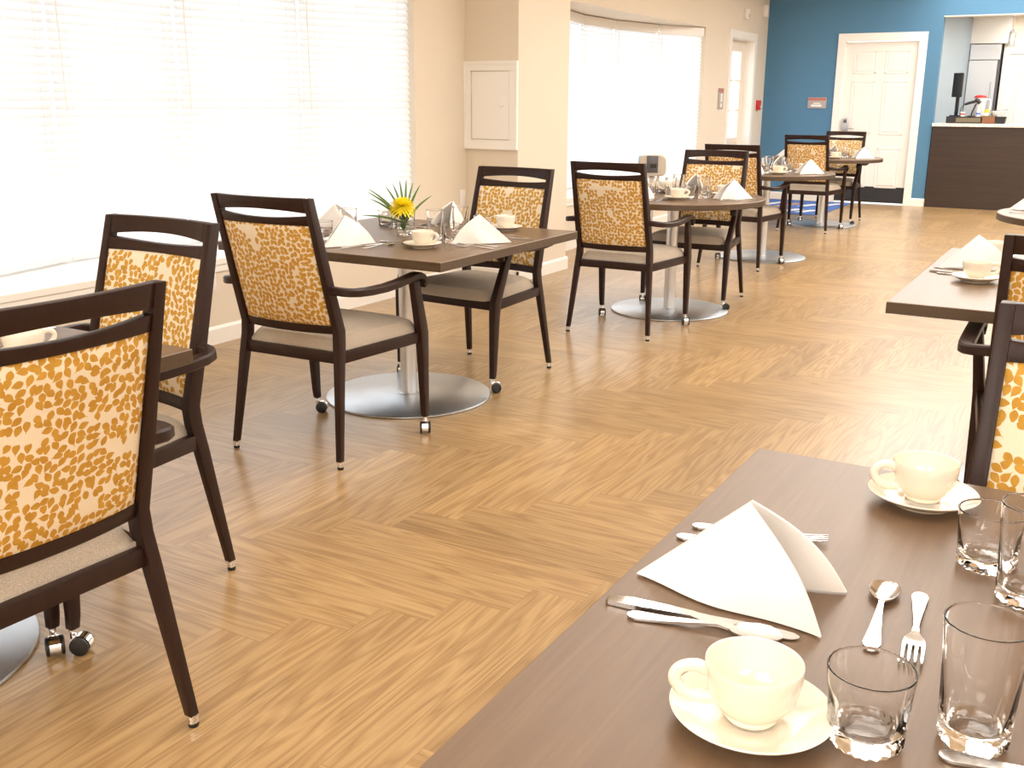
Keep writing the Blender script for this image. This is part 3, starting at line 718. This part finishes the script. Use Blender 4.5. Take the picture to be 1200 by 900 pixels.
# ------------------------------------------------------------------ tableware
def mk_napkin():
    """standing pyramid fold: ridge leans up from the sitter's side, two flaps open away from the sitter"""
    m = MB(); A = Vector((.135, 0, .122)); P = Vector((.0, -.02, .003))
    def flap(sg, off, sh):
        Rr = Vector((.245, sg * .058, .002))
        A2 = A + Vector((0, 0, -off * 1.2)); P2 = P + Vector((off, 0, 0)); R2 = Rr + Vector((-off * .3 + sh, -sg * off, 0))
        def fn(u, v, th):
            a = A2 + (P2 - A2) * v; b = A2 + (R2 - A2) * v
            b += Vector((.013 * math.sin(PI * v), sg * .010 * math.sin(PI * v), .005 * math.sin(PI * v)))
            p = a + (b - a) * u
            p += Vector((0, sg * (.010 * math.sin(PI * min(1, u * 1.05)) * (v ** .8)), 0))
            p += Vector((0, sg * .004 * math.sin(u * 9 + v * 4) * v, 0))
            p.y += sg * (th + .002); p.z = max(p.z, .0012)
            return p
        n = 18
        for th in (0, .0045): m.grid(lambda u, v: fn(u, v, th), n, n)
        per = [(i / n, 1) for i in range(n + 1)] + [(1, 1 - i / n) for i in range(1, n + 1)] + [(0, i / n) for i in range(1, n)]
        m.loft([[fn(*q, 0) for q in per], [fn(*q, .0045) for q in per]], cap=False)
    for sg in (1, -1): flap(sg, 0, 0)
    flap(-1, .0045, -.004)
    o = m.build('napkin', M['napkin']); return o
def mk_cup():
    m = MB(); m.lathe([(0, .001), (.024, .001), (.026, .004), (.0255, .008), (.033, .014), (.042, .028), (.0465, .046), (.0475, .060), (.0468, .0625), (.0450, .0615), (.0435, .046), (.039, .030), (.030, .0165), (.018, .011), (0, .010)], 48)
    r = empty('coffee_cup'); m.build('cup_body', M['china'], r)
    m = MB(); m.tube([(.044, 0, .050), (.056, 0, .055), (.070, 0, .052), (.076, 0, .042), (.071, 0, .031), (.056, 0, .022), (.038, 0, .021)], [.0052, .005, .0048, .0048, .0048, .005, .0055], 14, 1.35, 5); m.build('handle', M['china'], r)
    return r
def mk_saucer():
    m = MB(); m.lathe([(0, .0), (.044, .0), (.046, .004), (.060, .009), (.078, .0185), (.0795, .0205), (.078, .0215), (.058, .0125), (.045, .0085), (.031, .0075), (.029, .0062), (0, .006)], 64); return m.build('saucer', M['china'])
def mk_glass(name, r0, r1, h, base, cut):
    """pressed tumbler: smooth rim, cut flutes below, scalloped heavy base"""
    n = 20; m = MB(); m.smooth_keep = False
    def ring(z, r, amp, ph): return [((r * (1 + amp * (1 if (j + ph) % 2 else -1))) * math.cos(PI * j / n), (r * (1 + amp * (1 if (j + ph) % 2 else -1))) * math.sin(PI * j / n), z) for j in range(2 * n)]
    R = lambda z: r0 + (r1 - r0) * z / h
    rs = [ring(.0, r0 * .80, .0, 0), ring(.0, r0 * .92, .03, 0), ring(.006, R(.006) * 1.0, .055, 0), ring(.013, R(.013), .035, 1), ring(cut * .35, R(cut * .35), .03, 0), ring(cut * .62, R(cut * .62) * .985, .03, 1), ring(cut, R(cut), .004, 1), ring(cut * 1.06, R(cut * 1.06), 0, 0), ring(h - .0028, R(h) + .0002, 0, 0), ring(h - .0008, R(h) + .0001, 0, 0), ring(h, R(h) - .0006, 0, 0)]
    ri = [ring(h, R(h) - .0012, 0, 0), ring(h - .0008, R(h) - .0019, 0, 0), ring(h - .0028, R(h) - .0021, 0, 0), ring(h - .007, R(h) - .0016, 0, 0), ring(cut, R(cut) - .0022, 0, 0), ring(base + .006, R(base) - .0058, 0, 0), ring(base, R(base) - .014, 0, 0)]
    m.loft(rs + ri, cap=False)
    k = len(rs) + len(ri); N2 = 2 * n
    m.add([(0, 0, 0)] + rs[0], [(0, 1 + (j + 1) % N2, 1 + j) for j in range(N2)])
    m.add([(0, 0, base)] + ri[-1], [(0, 1 + j, 1 + (j + 1) % N2) for j in range(N2)])
    return m.build(name, M['glass'])
def strip(m, secs, across=6):
    """secs: (s, halfwidth, z, thickness, dish); runs along +X"""
    rings = []
    for s, w, z, th, dish in secs:
        top = [(s, w * q, z + th / 2 + dish * (q * q - 1)) for q in [i / across * 2 - 1 for i in range(across + 1)]]
        bot = [(s, w * q, z - th / 2 + dish * (q * q - 1)) for q in [1 - i / across * 2 for i in range(across + 1)]]
        rings.append(top + bot)
    m.loft(rings)
HAND = [(0, .003, .003, .0022, 0), (.004, .0075, .0028, .0026, 0), (.012, .0098, .0026, .0028, 0), (.045, .0068, .0035, .0030, 0), (.08, .0042, .0065, .0034, 0), (.105, .0030, .0085, .0036, 0)]
def mk_knife():
    m = MB(); strip(m, [(0, .004, .003, .004, 0), (.004, .008, .0035, .0055, 0), (.03, .0100, .0042, .0065, 0), (.08, .0080, .0042, .0062, 0), (.105, .0065, .0040, .0058, 0), (.112, .0072, .0034, .0040, 0), (.125, .0095, .0028, .0018, 0), (.17, .0105, .0026, .0016, 0), (.205, .0102, .0024, .0014, 0), (.222, .0075, .0022, .0012, 0), (.229, .0025, .0022, .001, 0)]); return m.build('table_knife', M['cutlery'])
def mk_spoon(L=1.):
    m = MB(); strip(m, [(s, w, z, t, d) for s, w, z, t, d in HAND] + [(.118, .0045, .0070, .0026, .0), (.124, .0105, .0068, .0016, .002), (.135, .0165, .0072, .0014, .0045), (.15, .0190, .0078, .0014, .0060), (.163, .0175, .0076, .0014, .0052), (.173, .0120, .0066, .0012, .003), (.178, .004, .0056, .001, .0008)], 10)
    m.xform(Matrix.Scale(L, 4, (1, 0, 0)) @ Matrix.Scale((1 + L) / 2, 4, (0, 1, 0))); return m.build('teaspoon', M['cutlery'])
def mk_fork(L=1.):
    m = MB(); strip(m, HAND + [(.118, .0048, .0070, .0026, 0), (.128, .0110, .0052, .0020, .001), (.140, .0125, .0042, .0018, .001)], 6)
    for q in (-.0102, -.0034, .0034, .0102):
        m.loft([[(x, q + a * w, z + b * .0009) for a, b in ((-1, -1), (1, -1), (1, 1), (-1, 1))] for x, w, z in ((.137, .0021, .0040), (.155, .0018, .0040), (.175, .0015, .0060), (.186, .0008, .0078))])
    m.xform(Matrix.Scale(L, 4, (1, 0, 0)) @ Matrix.Scale((1 + L) / 2, 4, (0, 1, 0))); return m.build('table_fork', M['cutlery'])
PROTO = {'napkin': mk_napkin(), 'cup': mk_cup(), 'saucer': mk_saucer(), 'tumbler': mk_glass('water_tumbler', .0335, .0405, .079, .013, .050),
         'tall': mk_glass('tall_glass', .0305, .0385, .127, .015, .075), 'knife': mk_knife(), 'spoon': mk_spoon(1.), 'fork': mk_fork(1.)}
USED = set()
CATS = {'napkin': 'napkin', 'cup': 'coffee cup', 'saucer': 'saucer', 'tumbler': 'tumbler', 'tall': 'tall glass', 'knife': 'knife', 'spoon': 'spoon', 'fork': 'fork'}
GRP = {'napkin': 'folded white napkins', 'cup': 'cream coffee cups', 'saucer': 'cream saucers', 'tumbler': 'short water tumblers', 'tall': 'tall glasses', 'knife': 'table knives', 'spoon': 'teaspoons', 'fork': 'forks'}
def put(kind, x, y, rz, label, z=TZ, tilt=0.):
    o = PROTO[kind] if kind not in USED else copy_tree(PROTO[kind])
    USED.add(kind); o.location = (x, y, z + .0004); o.rotation_euler = (0, tilt, rz)
    tag(o, label, CATS[kind], GRP[kind]); return o
TD = {'T1': 'the leftmost square table', 'T2': 'the flower table', 'T3': 'the first round table', 'T4': 'the second round table', 'T5': 'the farthest round table',
      'FT': 'the foreground table', 'RT': 'the right square table', 'RT2': 'the right round table'}
# person's facing direction per side of a table
SIDES = {'near': (0, 1), 'far': (0, -1), 'window': (1, 0), 'aisle': (-1, 0)}
def setting(tk, side, items, side_word=None, vs=0., ov={}):
    x, y = TB[tk][:2]; hx, hy = TS[tk]; f = Vector(SIDES[side]); r = Vector((f.y, -f.x))
    e = Vector((x, y)) - Vector((f.x * hx, f.y * hy)); a = math.atan2(f.y, f.x)
    rnd = TB[tk][3] == 'round'; sw = (side_word or side) + ' side of ' + TD[tk]
    def at(u, v): q = e + f * u + r * (v + vs); return q.x, q.y
    D = {'napkin': (.045, 0), 'saucer': (.24, .29), 'tumbler': (.34, .28), 'tall': (.39, .17), 'knife': (.02, .115), 'spoon': (.05, .15), 'fork': (.02, -.09), 'fork2': (.02, -.125), 'dspoon': (.31, -.05), 'dfork': (.35, .06)}
    if rnd: D.update({'napkin': (.06, 0), 'saucer': (.30, .17), 'tumbler': (.42, .14), 'tall': (.42, .03), 'knife': (.07, .10), 'spoon': (.10, .13), 'fork': (.08, -.09), 'fork2': (.10, -.125), 'dspoon': (.33, -.06), 'dfork': (.36, .06)})
    D.update(ov); J = random.uniform
    for it in items:
        u, v = D[it][:2]; px, py = at(u, v); ro = D[it][2] if len(D[it]) > 2 else J(-.06, .06)
        if it == 'napkin': put('napkin', px, py, a + ro, 'white napkin folded upright at the ' + sw)
        elif it == 'saucer':
            put('saucer', px, py, 0, 'cream saucer under a cup at the ' + sw)
            put('cup', px, py, ro if len(D[it]) > 2 else a - PI / 2 + J(-.5, .5), 'cream coffee cup on its saucer at the ' + sw, TZ + .0064)
        elif it == 'tumbler': put('tumbler', px, py, J(0, 6), 'short cut glass tumbler at the ' + sw)
        elif it == 'tall': put('tall', px, py, J(0, 6), 'tall cut glass at the ' + sw)
        elif it == 'knife': put('knife', px, py, a + ro, 'steel knife lying at the ' + sw)
        elif it == 'spoon': put('spoon', px, py, a + ro, 'steel teaspoon beside the knife at the ' + sw)
        elif it == 'fork': put('fork', px, py, a + ro, 'inner steel fork at the ' + sw)
        elif it == 'fork2': put('fork', px, py, a + ro, 'outer steel fork at the ' + sw)
        elif it == 'dspoon': put('spoon', px, py, a - PI / 2 + ro, 'steel dessert spoon laid crosswise at the ' + sw)
        elif it == 'dfork': put('fork', px, py, a - PI / 2 + ro, 'steel dessert fork laid crosswise at the ' + sw)
FULL = ['napkin', 'saucer', 'tumbler', 'tall', 'knife', 'spoon', 'fork', 'fork2', 'dspoon', 'dfork']
SH = 'left'
# foreground table: explicit spots read on the table plane
def ftset():
    sw = 'left side of the foreground table'
    put('napkin', -.462, 1.146, .0, 'white napkin folded upright beside the knife on the foreground table')
    put('knife', -.465, 1.039, math.radians(7), 'steel table knife in front of the napkin on the foreground table')
    put('spoon', -.428, 1.018, math.radians(11), 'teaspoon lying against the knife on the foreground table')
    put('fork', -.461, 1.262, math.radians(10), 'fork under the napkin nearer to us on the foreground table')
    put('fork', -.455, 1.308, math.radians(13), 'fork under the napkin farther from us on the foreground table')
    put('spoon', -.163, 1.082, math.radians(95), 'dessert spoon with bowl pointing away in the middle of the foreground table')
    put('fork', -.137, 1.252, math.radians(-84), 'dessert fork with tines towards us in the middle of the foreground table')
    put('saucer', -.236, .880, 0, 'cream saucer at the bottom of the photo on the foreground table')
    put('cup', -.236, .880, math.radians(205), 'cream cup at the bottom of the photo on the foreground table', TZ + .0064)
    put('tumbler', -.133, .907, .1, 'short cut glass tumbler beside the nearest cup on the foreground table')
    put('tall', -.044, .960, .2, 'tall cut glass nearest to us on the foreground table')
    put('saucer', -.186, 1.573, 0, 'cream saucer at the far edge of the foreground table')
    put('cup', -.186, 1.573, math.radians(205), 'cream cup at the far edge of the foreground table', TZ + .0064)
    put('tumbler', -.078, 1.385, .4, 'short cut glass tumbler right of the far cup on the foreground table')
    put('tall', -.026, 1.300, .3, 'tall cut glass at the right edge behind the nearest tall glass')
    put('spoon', -.068, .918, math.radians(6), 'steel spoon handle at the bottom right corner of the foreground table')
ftset()
setting('T1', 'far', ['napkin', 'knife', 'spoon', 'fork'])
setting('T1', 'aisle', ['saucer', 'tumbler'])
setting('T2', 'near', FULL, ov={'napkin': (.075, -.07, -.18), 'saucer': (.31, .277, .0), 'knife': (.09, .03, -.25), 'spoon': (.14, .10, -.2), 'tumbler': (.50, .30), 'tall': (.56, .17), 'fork': (.05, -.22), 'fork2': (.06, -.26), 'dspoon': (.36, .02), 'dfork': (.33, -.2)})
setting('T2', 'aisle', FULL, ov={'napkin': (.045, .03, .42), 'saucer': (.30, .42), 'knife': (.02, .17, .1), 'spoon': (.05, .21), 'fork': (.03, -.10, .12), 'fork2': (.02, -.15, .1)})
setting('T2', 'far', FULL)
setting('T2', 'window', FULL)
setting('T3', 'near', FULL, ov={'napkin': (.09, -.09, .05), 'saucer': (.35, .105, .0), 'knife': (.12, .01), 'spoon': (.14, .05), 'tumbler': (.52, .12)})
setting('T3', 'aisle', FULL, ov={'napkin': (.07, .07, .7), 'tall': (.37, -.02)})
setting('T3', 'far', FULL); setting('T3', 'window', ['napkin', 'saucer', 'tumbler', 'tall'])
MID = ['napkin', 'saucer', 'tumbler', 'tall', 'knife', 'fork']
for tk in ('T4', 'T5'):
    for sd in ('near', 'aisle', 'far', 'window'): setting(tk, sd, MID, ov={'napkin': (.07, .0, .6)} if sd == 'aisle' else {})
setting('RT', 'window', ['napkin', 'saucer', 'knife', 'spoon', 'fork'], 'left', ov={'napkin': (.03, -.10, .42), 'saucer': (.19, .16, .35), 'knife': (.02, .015, -.15), 'spoon': (.05, .05, -.15)})
setting('RT', 'far', ['saucer'], ov={'saucer': (.27, .38)})
setting('RT2', 'window', ['napkin', 'knife', 'fork'], 'left', ov={'napkin': (.05, -.16, .0)})

# vase with flower and palm on the flower table
vx, vy = -2.736, 3.765
m = MB(); m.smooth = False
def sq(z, r): return [(r * math.copysign(abs(math.cos(PI * j / 8)) ** .7, math.cos(PI * j / 8)), r * math.copysign(abs(math.sin(PI * j / 8)) ** .7, math.sin(PI * j / 8)), z) for j in range(16)]
m.loft([sq(0, .033), sq(.004, .037), sq(.11, .045), sq(.111, .0435), sq(.11, .0425), sq(.018, .034)]); o = m.build('glass_vase', M['glass'], None, loc=(vx, vy, TZ + .0004))
tag(o, 'small clear glass vase holding the yellow flower', 'vase')
fl = empty('chrysanthemum', (vx, vy, TZ)); tag(fl, 'yellow chrysanthemum standing in the glass vase', 'flower')
m = MB(); m.tube([(0, -.004, .02), (.004, -.006, .07), (.008, -.018, .12)], .0035, 8)
for a in (.5, 2.2, 3.9, 5.3):
    n0 = len(m.v); m.grid(lambda u, v: (.05 * u, .012 * math.sin(PI * u) * (2 * v - 1), .02 * u - .03 * u * u), 6, 3); m.xform(Matrix.Translation((0, -.008, .055)) @ Matrix.Rotation(a, 4, 'Z') @ Matrix.Rotation(.5, 4, 'Y'), n0)
m.build('stem', M['stem'], fl)
m = MB(); hc = Vector((.006, -.022, .132))
for i in range(230):
    t = (i + .5) / 230; ph = i * 2.39996; th = math.acos(1 - 1.62 * t); L = .034 + .032 * t ** .6 + random.uniform(-.004, .004)
    droop = .014 * t; n0 = len(m.v)
    d = Vector((math.sin(th) * math.cos(ph), math.sin(th) * math.sin(ph), math.cos(th))); s = d.cross(Vector((0, 0, 1)) if abs(d.z) < .95 else Vector((1, 0, 0))).normalized(); up = s.cross(d).normalized()
    rings = []
    for q, w in ((.15, .0022), (.5, .0042), (.85, .0040), (1., .0012)):
        c = hc + d * L * q + Vector((0, 0, -droop * q * q)); curl = up * (.004 * q * q)
        rings.append([c + curl - s * w + up * .0012, c + curl - up * .0006, c + curl + s * w + up * .0012, c + curl + up * .0004])
    m.loft(rings)
m.build('flower_head', M['petal'], fl)
pf = empty('palm_frond', (vx, vy, TZ)); tag(pf, 'green palm leaves fanned out behind the yellow flower', 'palm leaf')
# image-plane right at the vase is the room direction (.866,.5); leaflets fan in a slightly tilted plane
tips = [(-.165, .205), (-.172, .188), (-.155, .163), (-.195, .085), (-.055, .225), (-.018, .245), (.010, .248), (.038, .232), (.075, .225), (.125, .175), (-.09, .215), (.055, .19)]
rt = Vector((.866, .5, 0)); bk = Vector((-.5, .866, 0))
for i, (a, b) in enumerate(tips):
    m = MB(); p0 = Vector((0, .004, .05)); p1 = rt * a + bk * (.02 + .03 * math.sin(i * 2.1)) + Vector((0, 0, b))
    pm = (p0 + p1) / 2 + Vector((0, 0, .018)) + rt * (-a * .12); pts = []
    for k in range(9):
        q = k / 8; pts.append(p0 * (1 - q) ** 2 + pm * 2 * q * (1 - q) + p1 * q * q)
    side = (p1 - p0).cross(bk).normalized(); rings = []
    for k, p in enumerate(pts):
        q = k / 8; w = .0052 * (math.sin(PI * (q * .85 + .12)) ** .8) if k < 8 else .0004
        rings.append([p - side * w, p + bk * .0016, p + side * w, p + bk * .0006])
    m.loft(rings); m.build('leaflet', M['leaf'], pf)

# ------------------------------------------------------------------ dispenser by the far window and the mat
ds = empty('sanitizer_dispenser', (-3.46, 8.4, 0), math.radians(22)); tag(ds, 'beige dispenser with dark window on a stand before the far bay window', 'dispenser')
m = MB(); pr = []
for y, k in ((-.055, .93), (-.045, 1.), (.04, 1.)):
    pr.append([(k * .118 * math.copysign(abs(math.cos(t)) ** .45, math.cos(t)), y, .795 + k * .088 * math.copysign(abs(math.sin(t)) ** .45, math.sin(t))) for t in [2 * PI * j / 40 for j in range(40)]])
m.loft(pr); m.build('dispenser_body', M['greypl'], ds)
m = MB(); m.box(-.052, .045, -.062, -.054, .735, .878); w = m.build('window_panel', M['darkgrey'], ds, bevel=.004)
m = MB(); m.box(-.02, .03, -.064, -.062, .775, .81); m.build('sensor', M['black'], w)
m = MB(); m.box(-.128, .09, .04, .075, .72, .875); m.build('back_bottle', M['lightblue'], ds, bevel=.02)
m = MB(); m.smooth = False; m.box(-.05, .06, -.03, .03, .60, .712); m.build('bracket', M['greypl'], ds, bevel=.004)
m = MB(); m.cyl(.018, .02, .61, 16); m.build('pole', M['pole'], ds)
m = MB(); m.lathe([(0, 0), (.15, 0), (.15, .012), (.03, .02), (0, .02)], 40); m.build('foot_plate', M['pole'], ds)
mt = empty('door_mat', (-3.62, 13.5, 0)); tag(mt, 'blue entrance mat with pale lettering beside the blue wall', 'door mat')
m = MB(); m.smooth = False; m.box(-.62, .58, -.86, .95, .0005, .009); m.build('mat_body', M['mat_blue'], mt, bevel=.003)
m = MB(); m.smooth = False
for (x, y, w, h) in ((-.35, -.55, .09, .34), (-.18, -.62, .09, .28), (.02, -.60, .12, .36), (.22, -.62, .12, .34), (-.42, .1, .10, .5), (.05, .15, .12, .35), (.30, .35, .1, .4)):
    m = MB(); m.smooth = False; m.prism([(x, y), (x + w, y), (x + w + .12, y + h), (x + .12, y + h)], .009, .0105); m.build('letter_mark', M['mat_print'], mt)
m = MB(); m.smooth = False; m.prism([(-.22, -.1), (-.08, -.1), (.05, .55), (-.09, .55)], .009, .0105); m.build('tan_print', M['mat_tan'], mt)

# ------------------------------------------------------------------ light
w = bpy.data.worlds.new('sky'); SC.world = w; w.use_nodes = True; nt = w.node_tree
bg = nt.nodes['Background']; bg.inputs[0].default_value = (.90, .95, 1.0, 1); bg.inputs[1].default_value = 3.9
def area(name, loc, rot, sx, sy, power, col, portal=False, spread=None):
    l = bpy.data.lights.new(name, 'AREA'); l.shape = 'RECTANGLE'; l.size = sx; l.size_y = sy; l.energy = power; l.color = col
    if portal: l.cycles.is_portal = True
    if spread: l.spread = spread
    o = bpy.data.objects.new(name, l); COL.objects.link(o); o.location = loc; o.rotation_euler = rot; return o
for segs in (segs1, segs2):
    for a, b, d, nrm in segs:
        c = (a + b) / 2 + nrm * .2; q = (-nrm).to_track_quat('-Z', 'Z')
        o = area('window_portal', (c.x, c.y, (SILL + SOF) / 2), q.to_euler(), (b - a).length, SOF - SILL, 1, (1, 1, 1), True)
WARM = (1, .955, .885)
for y, p in ((-2.6, 165), (1.2, 40), (4.6, 78), (7.9, 80), (10.6, 90), (13.0, 105)):  # broad unseen ceiling lights; the row behind the camera is added fill
    for x in (-1.1, 2.7): area('ceiling_lamp_and_fill', (x, y, HC - .02), (0, 0, 0), 2.4, 2.9, p, WARM)
area('kitchen_fill', (-.6, 15.6, 2.44), (0, 0, 0), 1.6, .8, 34, WARM)  # unseen area light added to brighten the kitchen

# ------------------------------------------------------------------ camera
cam = bpy.data.cameras.new('camera'); co = bpy.data.objects.new('camera', cam); COL.objects.link(co)
cam.sensor_width = 36; cam.lens = 1199.455 / 1200 * 36; cam.clip_start = .05
co.matrix_world = Matrix.Translation((0, 0, 1.33)) @ Matrix.Rotation(math.radians(30), 4, 'Z') @ Matrix.Rotation(PI / 2 - math.radians(15.504), 4, 'X') @ Matrix.Rotation(math.radians(.3025), 4, 'Z')
SC.camera = co
vs = SC.view_settings; vs.view_transform = 'Standard'; vs.look = 'None'; vs.exposure = .2; vs.gamma = 1; vs.use_curve_mapping = False
cy = SC.cycles; cy.use_denoising = True; cy.max_bounces = 20; cy.diffuse_bounces = 5; cy.glossy_bounces = 5; cy.transmission_bounces = 18; cy.transparent_max_bounces = 12
cy.sample_clamp_indirect = 10.; cy.caustics_refractive = True; cy.caustics_reflective = False; cy.blur_glossy = .5
